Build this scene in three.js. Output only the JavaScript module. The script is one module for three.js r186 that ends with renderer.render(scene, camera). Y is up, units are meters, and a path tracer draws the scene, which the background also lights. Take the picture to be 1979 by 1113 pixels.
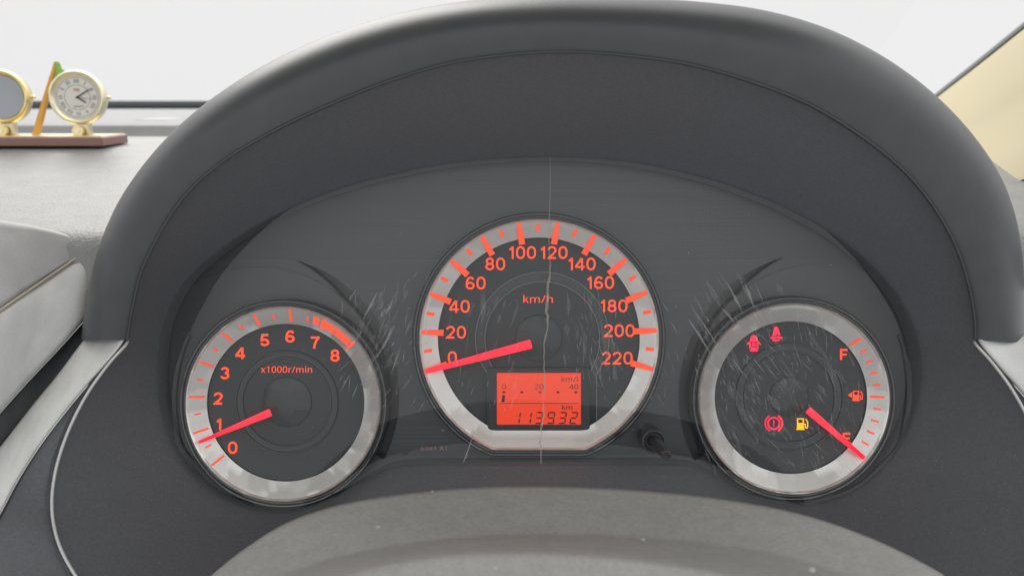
import * as THREE from 'three';
import { mergeGeometries, toCreasedNormals } from 'three/addons/utils/BufferGeometryUtils.js';
import { RoundedBoxGeometry } from 'three/addons/geometries/RoundedBoxGeometry.js';
import { FontLoader } from 'three/addons/loaders/FontLoader.js';
import { TextGeometry } from 'three/addons/geometries/TextGeometry.js';
import { RectAreaLightUniformsLib } from 'three/addons/lights/RectAreaLightUniformsLib.js';

// ------------------------------------------------------------------ camera, sky, sun, exposure
const FPX = 1480, DIST = 0.37, TILT = THREE.MathUtils.degToRad(14.5);   // lens in photo pixels, metres to the dial plane, lean of the dial plane
const U = DIST / FPX;                                                    // metres per photo pixel on the dial plane
const ORIGIN = new THREE.Vector3(0, 0.9, 0);
const AXIS_X = new THREE.Vector3(1, 0, 0);
const NORMAL = new THREE.Vector3(0, 0, 1).applyAxisAngle(AXIS_X, -TILT);
const scene = new THREE.Scene();
const camera = new THREE.PerspectiveCamera(2 * THREE.MathUtils.radToDeg(Math.atan(556.5 / FPX)), 1979 / 1113, 0.01, 60);
camera.position.copy(ORIGIN).addScaledVector(NORMAL, DIST);
camera.lookAt(ORIGIN);
camera.focus = DIST + 0.006;
camera.userData.fStop = 10;
{
  const W = 64, H = 64, data = new Float32Array(W * H * 4);              // bright overcast: even near the horizon, brighter overhead
  for (let r = 0; r < H; r++) {
    const s = Math.sin(((r + 0.5) / H - 0.5) * Math.PI), t = THREE.MathUtils.clamp((s - 0.13) / 0.87, 0, 1);
    const l = 0.86 * (1 + 1.7 * t);
    for (let c = 0; c < W; c++) data.set([l, l, l, 1], (r * W + c) * 4);
  }
  const sky = new THREE.DataTexture(data, W, H, THREE.RGBAFormat, THREE.FloatType);
  sky.mapping = THREE.EquirectangularReflectionMapping;
  sky.magFilter = THREE.LinearFilter; sky.needsUpdate = true;
  scene.background = sky; scene.environment = sky;
}
const sun = new THREE.DirectionalLight(new THREE.Color(1, 0.97, 0.92), 1.5);
sun.position.set(-0.9, 2.6, -1.9); sun.target.position.set(0, 0.9, 0);
sun.shadow.radius = 70; sun.castShadow = true; sun.shadow.mapSize.set(2048, 2048);
Object.assign(sun.shadow.camera, { left: -1.5, right: 1.5, top: 1.5, bottom: -1.5, near: 0.1, far: 8 });
scene.add(sun, sun.target);
const renderer = new THREE.WebGLRenderer({ antialias: true });
renderer.setSize(1024, 575);
renderer.toneMapping = THREE.LinearToneMapping; renderer.toneMappingExposure = 1.0;
renderer.shadowMap.enabled = true;
RectAreaLightUniformsLib.init();

// ------------------------------------------------------------------ helpers
let seed = 7;
const rnd = () => { seed = (seed * 1664525 + 1013904223) >>> 0; return seed / 4294967296; };
const V = (x, y, z) => new THREE.Vector3(x, y, z);
const L = (px, py, z = 0) => { const k = (DIST - z) / FPX; return V((px - 989.5) * k, (556.5 - py) * k, z); };   // photo direction at height z above the dial plane
const toWorld = (v) => v.clone().applyAxisAngle(AXIS_X, -TILT).add(ORIGIN);
const W3 = (px, py, d) => toWorld(L(px, py, DIST - d));                   // photo direction at depth d, world axes
const taken = new Map();
const numbered = (n) => { const k = taken.get(n) ?? 0; taken.set(n, k + 1); return k ? n + '_' + String(k).padStart(3, '0') : n; };
function group(name, label, category, pivot, leaning = true, kind) {     // a thing at its base; leaning ones share the lean of the dial plane
  const g = new THREE.Group(); g.name = numbered(name); scene.add(g);
  if (leaning) { g.rotation.x = -TILT; g.position.copy(toWorld(pivot)); } else g.position.copy(pivot);
  g.userData.label = label; g.userData.category = category; if (kind) g.userData.kind = kind;
  g.basePoint = pivot.clone();
  return g;
}
function part(name, geo, mat, parent) {
  const m = new THREE.Mesh(geo, mat); m.name = name; m.castShadow = m.receiveShadow = true;
  parent.add(m); if (parent.basePoint) m.position.sub(parent.basePoint);
  return m;
}
function sub(name, parent) { const g = new THREE.Group(); g.name = name; parent.add(g); if (parent.basePoint) g.position.sub(parent.basePoint); return g; }
function curve(pts, n, closed = false, tension = 0.5) {                   // [a, b, c] triples through a smooth curve, n samples evenly by length
  const c = new THREE.CatmullRomCurve3(pts.map((p) => V(p[0], p[1], (p[2] ?? 0) * 2000)), closed, 'centripetal', tension);
  c.arcLengthDivisions = 800;
  return c.getSpacedPoints(closed ? n : n - 1).slice(0, n).map((p) => [p.x, p.y, p.z / 2000]);
}
function loft(rows, closed = false, capEnds = false) {                   // rows of Vector3, all of one length
  const n = rows[0].length, m = rows.length, cols = closed ? n + 1 : n, pos = [], uv = [], idx = [];
  const mid = rows[m >> 1], us = [0], vs = [];
  for (let i = 1; i < cols; i++) us.push(us[i - 1] + mid[i % n].distanceTo(mid[i - 1]));
  for (let i = 0; i < cols; i++) { let v = 0; for (let j = 0; j < m; j++) { if (j) v += rows[j][i % n].distanceTo(rows[j - 1][i % n]); (vs[j] ??= []).push(v); } }
  for (let j = 0; j < m; j++) for (let i = 0; i < cols; i++) { const p = rows[j][i % n]; pos.push(p.x, p.y, p.z); uv.push(us[i], vs[j][i]); }
  for (let j = 0; j < m - 1; j++) for (let i = 0; i < cols - 1; i++) {
    const a = j * cols + i, b = a + 1, c = a + cols, d = c + 1; idx.push(a, c, b, b, c, d);
  }
  const g = new THREE.BufferGeometry();
  g.setAttribute('position', new THREE.Float32BufferAttribute(pos, 3)); g.setAttribute('uv', new THREE.Float32BufferAttribute(uv, 2));
  g.setIndex(idx); g.computeVertexNormals();
  if (closed) {                                                           // one normal across the seam
    const N = g.attributes.normal, a = V(), b = V();
    for (let j = 0; j < m; j++) { const p = j * cols, q = p + cols - 1; a.fromBufferAttribute(N, p).add(b.fromBufferAttribute(N, q)).normalize(); N.setXYZ(p, a.x, a.y, a.z); N.setXYZ(q, a.x, a.y, a.z); }
  }
  if (!capEnds) return g;
  const caps = [0, n - 1].map((i) => {                                    // close the two ends of an open loft
    const ring = rows.map((r) => r[i]), c = ring.reduce((s, p) => s.add(p), V()).multiplyScalar(1 / m), P = [], T = [];
    for (let j = 0; j < m; j++) for (const q of i ? [ring[j], ring[(j + 1) % m], c] : [ring[(j + 1) % m], ring[j], c]) { P.push(q.x, q.y, q.z); T.push(q.x, q.y); }
    const k = new THREE.BufferGeometry();
    k.setAttribute('position', new THREE.Float32BufferAttribute(P, 3)); k.setAttribute('uv', new THREE.Float32BufferAttribute(T, 2)); k.computeVertexNormals();
    return k;
  });
  return mergeGeometries([g.toNonIndexed(), ...caps]);
}
const lerp = THREE.MathUtils.lerp;

// ------------------------------------------------------------------ textures
function noiseField(N, cell, s0) {                                        // tileable value noise
  const C = Math.max(1, Math.round(N / cell)), g = new Float32Array(C * C), old = seed; seed = s0;
  for (let i = 0; i < C * C; i++) g[i] = rnd();
  seed = old;
  const out = new Float32Array(N * N), sm = (t) => t * t * (3 - 2 * t);
  for (let y = 0; y < N; y++) for (let x = 0; x < N; x++) {
    const fx = x / N * C, fy = y / N * C, ix = Math.floor(fx), iy = Math.floor(fy), u = sm(fx - ix), v = sm(fy - iy);
    const at = (a, b) => g[(b % C) * C + (a % C)];
    out[y * N + x] = lerp(lerp(at(ix, iy), at(ix + 1, iy), u), lerp(at(ix, iy + 1), at(ix + 1, iy + 1), u), v);
  }
  return out;
}
function tex(N, fn, metres, srgb = false) {                               // fn(x, y, i) -> 0..1 grey or [r, g, b]
  const d = new Uint8Array(N * N * 4);
  for (let y = 0; y < N; y++) for (let x = 0; x < N; x++) {
    const i = y * N + x, v = fn(x, y, i), a = Array.isArray(v) ? v : [v, v, v];
    for (let c = 0; c < 3; c++) d[i * 4 + c] = Math.max(0, Math.min(255, a[c] * 255)); d[i * 4 + 3] = 255;
  }
  const t = new THREE.DataTexture(d, N, N); t.wrapS = t.wrapT = THREE.RepeatWrapping; t.magFilter = THREE.LinearFilter; t.minFilter = THREE.LinearMipmapLinearFilter;
  t.generateMipmaps = true; t.repeat.set(1 / metres[0], 1 / metres[1]); if (srgb) t.colorSpace = THREE.SRGBColorSpace; t.needsUpdate = true;
  return t;
}
const n2 = noiseField(512, 2, 11), n4 = noiseField(512, 4, 12), n8 = noiseField(512, 8, 13), n32 = noiseField(512, 32, 14), n96 = noiseField(512, 96, 15);
const grainBump = tex(512, (x, y, i) => 0.45 * n4[i] + 0.35 * n8[i] + 0.2 * n2[i], [0.06, 0.06]);
const leatherBump = tex(512, (x, y, i) => Math.min(1, Math.abs(n8[i] - 0.5) * 2.4) * 0.6 + 0.4 * n4[i], [0.09, 0.09]);
const patchMap = tex(512, (x, y, i) => 0.78 + 0.12 * n32[i] + 0.10 * n96[i] + 0.06 * (n4[i] - 0.5), [0.11, 0.11]);
const coverMap = tex(512, (x, y, i) => { const k = 0.8 + 0.07 * n32[i] + 0.05 * n96[i] + 0.1 * (n8[i] - 0.5) + 0.12 * (n4[i] - 0.5), w = 0.05 * n32[(i * 7 + 91) % 262144]; return [k, k - w * 0.4, k - w]; }, [0.07, 0.07]);
const dustMap = tex(512, (x, y, i) => { const b = 0.34 + 0.08 * (n2[i] - 0.5) + 0.04 * (n4[i] - 0.5); return b; }, [0.1, 0.1]);
const brushRows = new Float32Array(512); for (let i = 0; i < 512; i++) brushRows[i] = rnd();
const brushed = tex(512, (x, y, i) => 0.62 + 0.22 * (brushRows[y] - 0.5) + 0.18 * (noiseRow(x, y) - 0.5), [0.16, 0.055]);
function noiseRow(x, y) { const f = x / 512 * 7, a = Math.floor(f), t = f - a, h = (k) => { const s = Math.sin((k % 7) * 127.1 + y * 311.7) * 43758.5453; return s - Math.floor(s); }; return lerp(h(a), h(a + 1), t); }
const woodMap = tex(256, (x, y, i) => { const g = 0.5 + 0.5 * Math.sin((y + 10 * n96[(y * 2) * 512 + x * 2]) * 0.35), k = 0.75 + 0.15 * g + 0.15 * (n4[(y * 2) * 512 + x * 2] - 0.5); return [k, k * 0.95, k * 0.95]; }, [0.05, 0.02]);

// ------------------------------------------------------------------ materials
const S = (o) => new THREE.MeshStandardMaterial({ side: THREE.DoubleSide, ...o });
const P = (o) => new THREE.MeshPhysicalMaterial({ side: THREE.DoubleSide, ...o });
const C = (r, g, b) => new THREE.Color().setRGB(r, g ?? r, b ?? r);
const M = {
  hood: S({ color: C(0.053, 0.056, 0.062), roughness: 0.42, bumpMap: grainBump, bumpScale: 0.00004, map: patchMap }),
  liner: S({ color: C(0.335, 0.354, 0.39), roughness: 0.65, map: dustMap, bumpMap: grainBump, bumpScale: 0.00008 }),
    silver: P({ color: C(0.66, 0.665, 0.66), roughness: 0.42, map: patchMap, clearcoat: 0.2, clearcoatRoughness: 0.4 }),
  greyPanel: S({ color: C(0.38, 0.382, 0.38), roughness: 0.5, map: patchMap, bumpMap: grainBump, bumpScale: 0.00004 }),
    dust: S({ color: C(0.5, 0.44, 0.34), roughness: 0.95, map: patchMap }),
  dashTop: S({ color: C(0.24, 0.245, 0.24), roughness: 0.45, bumpMap: leatherBump, bumpScale: 0.00025, map: patchMap }),
  dashLedge: S({ color: C(0.235, 0.235, 0.245), roughness: 0.6, map: patchMap }),
  black: S({ color: C(0.018, 0.022, 0.026), roughness: 0.4 }),
  beige: S({ color: C(0.5, 0.44, 0.285), roughness: 0.75, bumpMap: grainBump, bumpScale: 0.0001 }),
  plate: S({ color: C(0.093, 0.099, 0.108), roughness: 0.42, map: brushed, metalness: 0.25 }),
  pod: S({ color: C(0.056, 0.058, 0.063), roughness: 0.4 }),
  bezel: P({ color: C(0.035, 0.037, 0.042), roughness: 0.25, clearcoat: 0.4 }),
  ring: S({ color: C(0.6, 0.6, 0.58), roughness: 0.38, metalness: 0.7 }),
  lip: S({ color: C(0.85, 0.84, 0.79), roughness: 0.32, metalness: 0.75 }),
  dial: S({ color: C(0.026, 0.031, 0.035), roughness: 0.55 }),
  dialGroove: S({ color: C(0.026, 0.031, 0.035), roughness: 0.25 }),
  dialLine: S({ color: C(0.16, 0.165, 0.165), roughness: 0.4 }),
  hub: P({ color: C(0.026, 0.031, 0.035), roughness: 0.45, clearcoat: 0.1 }),
  lens: P({ color: C(1, 1, 1), transmission: 1, thickness: 0, roughness: 0, ior: 1.4 }),
  scratch: S({ color: C(0.6, 0.59, 0.58), roughness: 0.8, transparent: true, opacity: 0.28 }),
  smear: S({ color: C(0.5, 0.5, 0.5), roughness: 0.9, transparent: true, opacity: 0.09 }),
  crack: S({ color: C(0.46, 0.4, 0.36), roughness: 0.7, transparent: true, opacity: 0.5 }),
  number: S({ color: C(0.5, 0.06, 0.02), emissive: C(1.0, 0.07, 0.022), emissiveIntensity: 0.95, roughness: 0.6 }),
  tick: S({ color: C(0.6, 0.07, 0.02), emissive: C(1.0, 0.075, 0.028), emissiveIntensity: 0.62, roughness: 0.6 }),
  needle: P({ color: C(0.35, 0.002, 0.012), emissive: C(1.0, 0.0, 0.03), emissiveIntensity: 0.95, roughness: 0.3, clearcoat: 0.3 }),
  screen: S({ color: C(0.2, 0.02, 0.008), emissive: C(0.95, 0.065, 0.022), emissiveIntensity: 0.72, roughness: 0.3 }),
  ink: S({ color: C(0.03, 0.012, 0.01), roughness: 0.5 }),
  inkFaint: S({ color: C(0.08, 0.015, 0.012), emissive: C(0.3, 0.02, 0.012), emissiveIntensity: 0.3, roughness: 0.5 }),
  warnRed: S({ color: C(0.5, 0.01, 0.03), emissive: C(1.0, 0.012, 0.07), emissiveIntensity: 0.9, roughness: 0.6 }),
  warnAmber: S({ color: C(0.6, 0.3, 0.01), emissive: C(1.0, 0.48, 0.0), emissiveIntensity: 1.0, roughness: 0.6 }),
  dimText: S({ color: C(0.34, 0.19, 0.18), roughness: 0.7 }),
  knob: P({ color: C(0.02, 0.02, 0.021), roughness: 0.28, clearcoat: 0.5 }),
  cover: S({ color: C(0.34, 0.338, 0.332), roughness: 0.6, map: coverMap, bumpMap: grainBump, bumpScale: 0.00008 }),
  gold: P({ color: C(0.86, 0.72, 0.36), metalness: 0.95, roughness: 0.22 }),
  goldPale: P({ color: C(0.9, 0.84, 0.62), metalness: 0.9, roughness: 0.3 }),
  wood: P({ color: C(0.36, 0.19, 0.16), roughness: 0.35, map: woodMap, clearcoat: 0.5, clearcoatRoughness: 0.25 }),
  woodTop: P({ color: C(0.75, 0.6, 0.32), roughness: 0.3, metalness: 0.4 }),
  pole: P({ color: C(0.78, 0.42, 0.08), roughness: 0.35, metalness: 0.35 }),
  flag: S({ color: C(0.35, 0.62, 0.16), roughness: 0.8 }),
  blueFace: P({ color: C(0.42, 0.45, 0.52), roughness: 0.3, clearcoat: 0.6 }),
  fleck: S({ color: C(0.42), roughness: 0.9 }),
  headliner: S({ color: C(0.42, 0.39, 0.33), roughness: 0.95 }),
  felt: S({ color: C(0.08), roughness: 0.95 }),
};

// ------------------------------------------------------------------ dashboard (the surface things stand on), windscreen, pillar
const dash = group('dashboard', 'grey grained car dashboard around the instrument hood', 'dashboard', V(0, 0.75, -0.3), false, 'structure');
{
  // profile across the depth, read down one column of the photograph: [pixel row, depth]
  const prof = [[560, 0.362], [500, 0.364], [470, 0.367], [452, 0.372], [436, 0.383], [405, 0.418], [352, 0.485], [300, 0.575], [284, 0.615], [272, 0.672], [263.5, 0.735]];
  const led = [[263.5, 0.735], [262, 0.7385], [245, 0.742], [241.5, 0.745], [239.6, 0.752], [231, 0.84], [219, 1.02], [210, 1.2], [206, 1.3]];
  const rowsOf = (list, x0, x1) => list.map(([y, z]) => { const r = []; for (let i = 0; i <= 40; i++) r.push(V(lerp(x0, x1, i / 40), y, z)); return r; });
  const yz = ([py, d]) => { const p = W3(100, py, d); return [p.y, p.z]; };
  const smooth = curve(prof.map((q) => { const [y, z] = yz(q); return [y * 1000, z * 1000, 0]; }), 60).map(([y, z]) => [y / 1000, z / 1000]);
  const far = smooth.filter(([, z]) => z < -0.13), near = smooth.filter(([, z], i) => z >= -0.13 || smooth[i - 1]?.[1] >= -0.13);
  part('top_panel', loft(rowsOf(far, -1.1, 0.62)), M.dashTop, dash);                                       // behind the hood
  for (const [a, b] of [[-1.1, -0.165], [0.19, 0.62]]) part('top_panel', loft(rowsOf(near, a, b)), M.dashTop, dash);   // on both sides of it
  part('rear_ledge', loft(rowsOf(led.map(yz), -1.1, 0.62)), M.dashLedge, dash);
  // demister slot in the ledge
  const s = W3(308, 230.5, 0.85), slot = new RoundedBoxGeometry(0.034, 0.004, 0.05, 3, 0.0019);
  slot.translate(s.x, s.y - 0.0012, s.z); part('demister_vent', slot, M.greyPanel, dash);
}
{ // trim beside and below the hood on both sides, as solid strips between two edges
  const mirror = (l) => l.map(([x, y, z]) => [2130 - x, y, z]);
  const strip = (name, top, bottom, mat, parent, bulge = 0.002, n = 40) => {
    const a = curve(top, n), b = curve(bottom, n), at = (t, dz) => a.map((p, i) => L(lerp(p[0], b[i][0], t), lerp(p[1], b[i][1], t), lerp(p[2], b[i][2], t) + dz));
    const rows = [at(0, -0.03), at(0, -0.002), at(0.03, 0), at(0.08, bulge * 0.5), at(0.3, bulge), at(0.6, bulge), at(0.9, bulge * 0.5), at(0.97, 0), at(1, -0.002), at(1, -0.03)];
    return part(name, loft(rows, false, true), mat, parent);
  };
  const side = group('dashboard_trim', 'silver and grey dashboard trim panels running down beside the hood under the desk clocks', 'trim panel', L(60, 700, 0));
  const seam = [[-90, 662, 0.055], [0, 596, 0.035], [80, 541, 0.015], [140, 500, 0.005], [172, 478, 0], [205, 456, -0.012], [240, 430, -0.024]];
  strip('upper_panel', [[-90, 406, 0.004], [0, 425, 0.002], [70, 437, 0.001], [128, 453, 0], [152, 466, -0.002], [200, 440, -0.016], [240, 415, -0.028]], seam, M.greyPanel, side, 0.001);
  const up = (l, d, dz) => l.map(([x, y, z]) => [x, y + d, z + dz]);
  const dustLine = curve(up(seam.slice(0, -1), 3, 0.0012), 60).map((p) => L(...p));
  part('dust_line', new THREE.TubeGeometry(new THREE.CatmullRomCurve3(dustLine), 80, 0.0006, 6), M.dust, side);
  const bLow = [[-90, 905, 0.062], [0, 797, 0.045], [60, 730, 0.03], [110, 677, 0.02], [158, 624, 0.01], [200, 578, -0.006], [240, 535, -0.02]];
  strip('middle_strip', up(seam, 6, 0.001), bLow, M.silver, side, 0.003);
  const dUp = [[-90, 975, 0.062], [0, 862, 0.048], [60, 785, 0.036], [110, 724, 0.028], [155, 664, 0.02], [185, 626, 0.008], [225, 575, -0.01]];
  strip('groove', up(bLow, 1, -0.008), up(dUp, 2, -0.008), M.hood, side, 0);
  for (const right of [false, true]) {
    const f = right ? mirror : (l) => l;
    const host = right ? group('dashboard_trim', 'short silver trim corner under the hood foot on the pillar side', 'trim panel', L(1960, 700, 0.03)) : side;
    const top = right ? [[-90, 760, 0.055], [0, 700, 0.046], [60, 672, 0.038], [110, 655, 0.03], [155, 646, 0.022], [180, 634, 0.014]] : dUp;
    const low = [[-110, 1175, 0.095], [-60, 1090, 0.087], [0, 990, 0.075], [35, 925, 0.066], [80, 855, 0.056], [150, 765, 0.045], [205, 702, 0.038], [238, 660, 0.033], [246, 640, 0.026]];
    strip('lower_strip', f(top), f(low), M.silver, host, 0.003, 60);
    const line = [[225, 1195, 0.08], [190, 1170, 0.076], [145, 1113, 0.07], [112, 1050, 0.066], [99, 985, 0.06], [105, 915, 0.056], [130, 835, 0.05], [170, 757, 0.043], [215, 696, 0.036], [244, 664, 0.031], [250, 642, 0.026]];
    strip('shadow_band', f(up(low, 2, -0.003)), f(up(line, 0, -0.002)), M.liner, host, 0, 60);
  }
}
{
  const g = group('windscreen', 'clear windscreen with black border along its base behind the dashboard', 'windscreen', W3(300, 208, 1.22), false);
  const a = W3(100, 211, 1.2), rows = (off, hgt) => [[0, 0], [hgt * 0.5, 0], [hgt, 0.002], [hgt, 0.02], [0, 0.02]].map(([h, b]) => { const r = []; for (let i = 0; i <= 40; i++) r.push(V(lerp(-1.2, 0.7, i / 40), a.y + h + off, a.z - b)); return r; });
  part('black_border', loft(rows(-0.006, 0.0185), false, true), M.black, g);
  const base = V(0, a.y + 0.004, a.z - 0.008), top = V(0, 1.48, -0.16), pane = [base, top].map((p) => [-1.15, 0.52].map((x) => V(x, p.y, p.z)));
  const pg = loft(pane); part('glass_pane', pg, P({ color: C(1), transmission: 1, thickness: 0, roughness: 0, ior: 1.3 }), g);
}
{ // roof lining over the driver's head, out of the frame: it keeps the sky overhead off the dials and the panel below them
  const g = group('car_roof', 'beige car roof lining above the dashboard and the steering column', 'roof', V(-0.3, 1.48, 0.3), false, 'structure');
  const rows = [[-0.16, 0], [-0.1, 0.012], [0.05, 0.026], [0.3, 0.034], [0.62, 0.03]].map(([z, h]) => Array.from({ length: 21 }, (_, i) => { const t = i / 20; return V(lerp(-1.15, 0.55, t), 1.48 + h - 0.05 * (2 * t - 1) ** 4, z); }));
  const top = rows.map((r) => r.map((p) => V(p.x, p.y + 0.04, p.z))).reverse();
  part('headliner', loft([...rows, ...top, rows[0]]), M.headliner, g);
}
{ // beige pillar trim at the right with the black seal along the glass
  const g = group('windscreen_pillar', 'beige plastic windscreen pillar trim with a black seal, beyond the hood', 'pillar', W3(1960, 352, 0.62), false);
  const edge = [[1735, 243, 0.86], [1812, 181, 0.8], [1880, 127, 0.75], [1979, 47, 0.68], [2110, -60, 0.6]];
  const low = [[1740, 420, 0.53], [1830, 398, 0.52], [1930, 366, 0.5], [1990, 342, 0.485], [2130, 290, 0.45]];
  const a = curve(edge, 30), b = curve(low, 30), at = (t, dd) => a.map((p, i) => W3(lerp(p[0], b[i][0], t), lerp(p[1], b[i][1], t), lerp(p[2], b[i][2], t) + dd));
  part('trim_panel', loft([at(0.03, 0.04), at(0.03, 0.004), at(0.05, 0), at(0.12, -0.008), at(0.3, -0.014), at(0.42, -0.012), at(0.5, -0.003), at(0.75, 0.0), at(1, 0.0), at(1.05, 0.03)], false, true), M.beige, g);
  part('seal', loft([at(-0.012, 0.04), at(-0.012, 0.006), at(0.008, 0.001), at(0.04, 0.004), at(0.04, 0.04)], false, true), M.black, g);
}

// ------------------------------------------------------------------ instrument hood: outer rim, liner, edge bead
const CX = 1060, CY = 640;
const zRim = (py) => lerp(0.034, 0.088, THREE.MathUtils.clamp((655 - py) / 655, 0, 1));
const outerPx = [[155, 657], [162, 600], [174, 535], [195, 462], [238, 372], [325, 262], [440, 168], [590, 86], [750, 30], [900, 2], [1050, -8], [1200, -6], [1340, 2], [1480, 20], [1600, 55], [1710, 110], [1805, 180], [1880, 258], [1935, 340], [1965, 420], [1978, 500], [1982, 580], [1984, 662]];
const creasePx = [[246, 657], [256, 598], [272, 530], [306, 457], [340, 402], [380, 355], [440, 306], [500, 270], [560, 238], [640, 202], [740, 162], [870, 123], [1000, 105], [1100, 101], [1200, 107], [1330, 125], [1450, 158], [1560, 201], [1650, 254], [1740, 324], [1800, 394], [1848, 478], [1874, 560], [1884, 620], [1885, 657]];
const hood = group('instrument_hood', 'dark grey arched plastic hood shading the instrument dials', 'dashboard hood', L(1060, 900, -0.01));
{
  const N = 200, o = curve(outerPx, N), c = curve(creasePx, N);
  const row = (t, dz) => o.map((p, i) => { const x = lerp(p[0], c[i][0], t), y = lerp(p[1], c[i][1], t); return L(x, y, zRim(lerp(p[1], c[i][1], 0.5)) + dz); });
  const sil = row(0, -0.02), back = (z, s) => sil.map((p) => V(p.x * s, p.y * s - 0.003, z));
  const rim = [back(-0.12, 0.985), back(-0.02, 1), sil.map((p) => V(p.x, p.y, p.z - 0.012)), sil, row(0.015, -0.0155), row(0.045, -0.0115), row(0.1, -0.0075), row(0.17, -0.0045), row(0.26, -0.0022), row(0.37, -0.0008), row(0.5, 0), row(0.7, -0.0006), row(0.88, -0.0018), row(0.955, -0.0026), row(0.985, -0.0033), row(1.0, -0.0042), row(1.012, -0.0066), row(1.02, -0.012)];
  part('rim', loft(rim, false, true), M.hood, hood);
  const bead = row(0.99, -0.0031);
  part('edge_bead', new THREE.TubeGeometry(new THREE.CatmullRomCurve3(bead), 220, 0.0006, 8), M.hood, hood);
}
// opening that the liner runs down to: the edge of the clear lens
const lensPx = [[1060, 303], [1200, 311], [1330, 335], [1450, 372], [1560, 421], [1650, 478], [1720, 545], [1766, 618], [1786, 700], [1776, 790], [1738, 872], [1675, 938], [1600, 972], [1525, 978], [1450, 960], [1395, 927], [1345, 903], [1270, 897], [1160, 897], [1050, 898], [930, 898], [820, 898], [752, 905], [700, 930], [640, 967], [560, 992], [480, 988], [405, 955], [345, 895], [308, 805], [299, 710], [312, 620], [352, 545], [425, 480], [520, 420], [640, 370], [760, 336], [900, 312]];
const lowLine = [[246, 657, 0.026], [244, 664, 0.031], [215, 696, 0.036], [170, 757, 0.043], [130, 835, 0.05], [105, 915, 0.056], [99, 985, 0.06], [112, 1050, 0.066], [145, 1113, 0.07], [190, 1170, 0.076]];
{
  const left = lowLine.slice(1), right = left.map(([x, y, z]) => [2130 - x, y, z]).reverse();
  const bottom = [[330, 1240, 0.08], [560, 1265, 0.08], [800, 1270, 0.08], [1060, 1270, 0.08], [1330, 1270, 0.08], [1570, 1265, 0.08], [1800, 1240, 0.08]];
  const loop = [...creasePx.slice(0, -1).reverse().map(([x, y]) => [x, y, zRim(y) - 0.0065]), ...left, ...bottom, ...right];
  const table = (pts) => {                                                // the loop as radius and height over the angle round its middle
    const s = curve(pts, 1600, true).map(([x, y, z]) => [Math.atan2(y - CY, x - CX), Math.hypot(x - CX, y - CY), z]).sort((p, q) => p[0] - q[0]);
    return (a) => { let lo = 0, hi = s.length - 1; if (a <= s[0][0] || a >= s[hi][0]) return [s[0][1], s[0][2]]; while (hi - lo > 1) { const m = (lo + hi) >> 1; if (s[m][0] <= a) lo = m; else hi = m; } const t = (a - s[lo][0]) / (s[hi][0] - s[lo][0] || 1); return [lerp(s[lo][1], s[hi][1], t), lerp(s[lo][2], s[hi][2], t)]; };
  };
  const ro = table(loop), rl = table(lensPx.map(([x, y]) => [x, y, 0])), N = 420, rows = [];
  const ang = Array.from({ length: N }, (_, i) => -Math.PI + (i + 0.5) / N * 2 * Math.PI);
  for (const [t, dz] of [[0, 0], [0.04, 0], [0.1, 0], [0.2, 0], [0.35, 0], [0.5, 0], [0.65, 0], [0.8, 0], [0.92, 0], [0.985, 0.0003], [1, -0.0008], [1.004, -0.003], [1.006, -0.012]]) rows.push(ang.map((a) => {
    const [r0, z0] = ro(a), [r1] = rl(a), A = L(CX + Math.cos(a) * r0 * 1.012, CY + Math.sin(a) * r0 * 1.012, z0), B = L(CX + Math.cos(a) * r1, CY + Math.sin(a) * r1, 0);
    const p = A.lerp(B, Math.min(t, 1)); if (t > 1) { p.x *= 2 - t; p.y *= 2 - t; } p.z += dz; return p;
  }));
  part('liner', loft(rows, true), M.liner, hood);
  const F = [], fleckShape = new THREE.TetrahedronGeometry(1, 0);         // crumbs and dust lying on the lower panel
  for (let i = 0; i < 620; i++) {
    const a = rnd() < 0.5 ? lerp(0.25, 1.2, rnd()) : lerp(1.9, Math.PI - 0.2, rnd()), t = 0.08 + 0.86 * rnd(), [r0, z0] = ro(a), [r1] = rl(a);
    const A = L(CX + Math.cos(a) * r0 * 1.012, CY + Math.sin(a) * r0 * 1.012, z0), B = L(CX + Math.cos(a) * r1, CY + Math.sin(a) * r1, 0), p = A.lerp(B, t), k = 0.00008 + 0.00016 * rnd() ** 3;
    const f = fleckShape.clone(); f.scale(k, k, k); f.rotateX(rnd() * 6); f.rotateY(rnd() * 6); f.translate(p.x, p.y + k * 0.4, p.z + k * 0.4); F.push(f);
  }
  part('dust_flecks', mergeGeometries(F), M.fleck, hood).userData.kind = 'stuff';
  for (const l of [lowLine, lowLine.map(([x, y, z]) => [2130 - x, y, z])]) {
    const pts = curve(l, 60).map(([x, y, z]) => L(x, y, z + 0.0008));
    part('edge_trim', new THREE.TubeGeometry(new THREE.CatmullRomCurve3(pts), 90, 0.0006, 6), M.silver, hood);
  }
}

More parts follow.
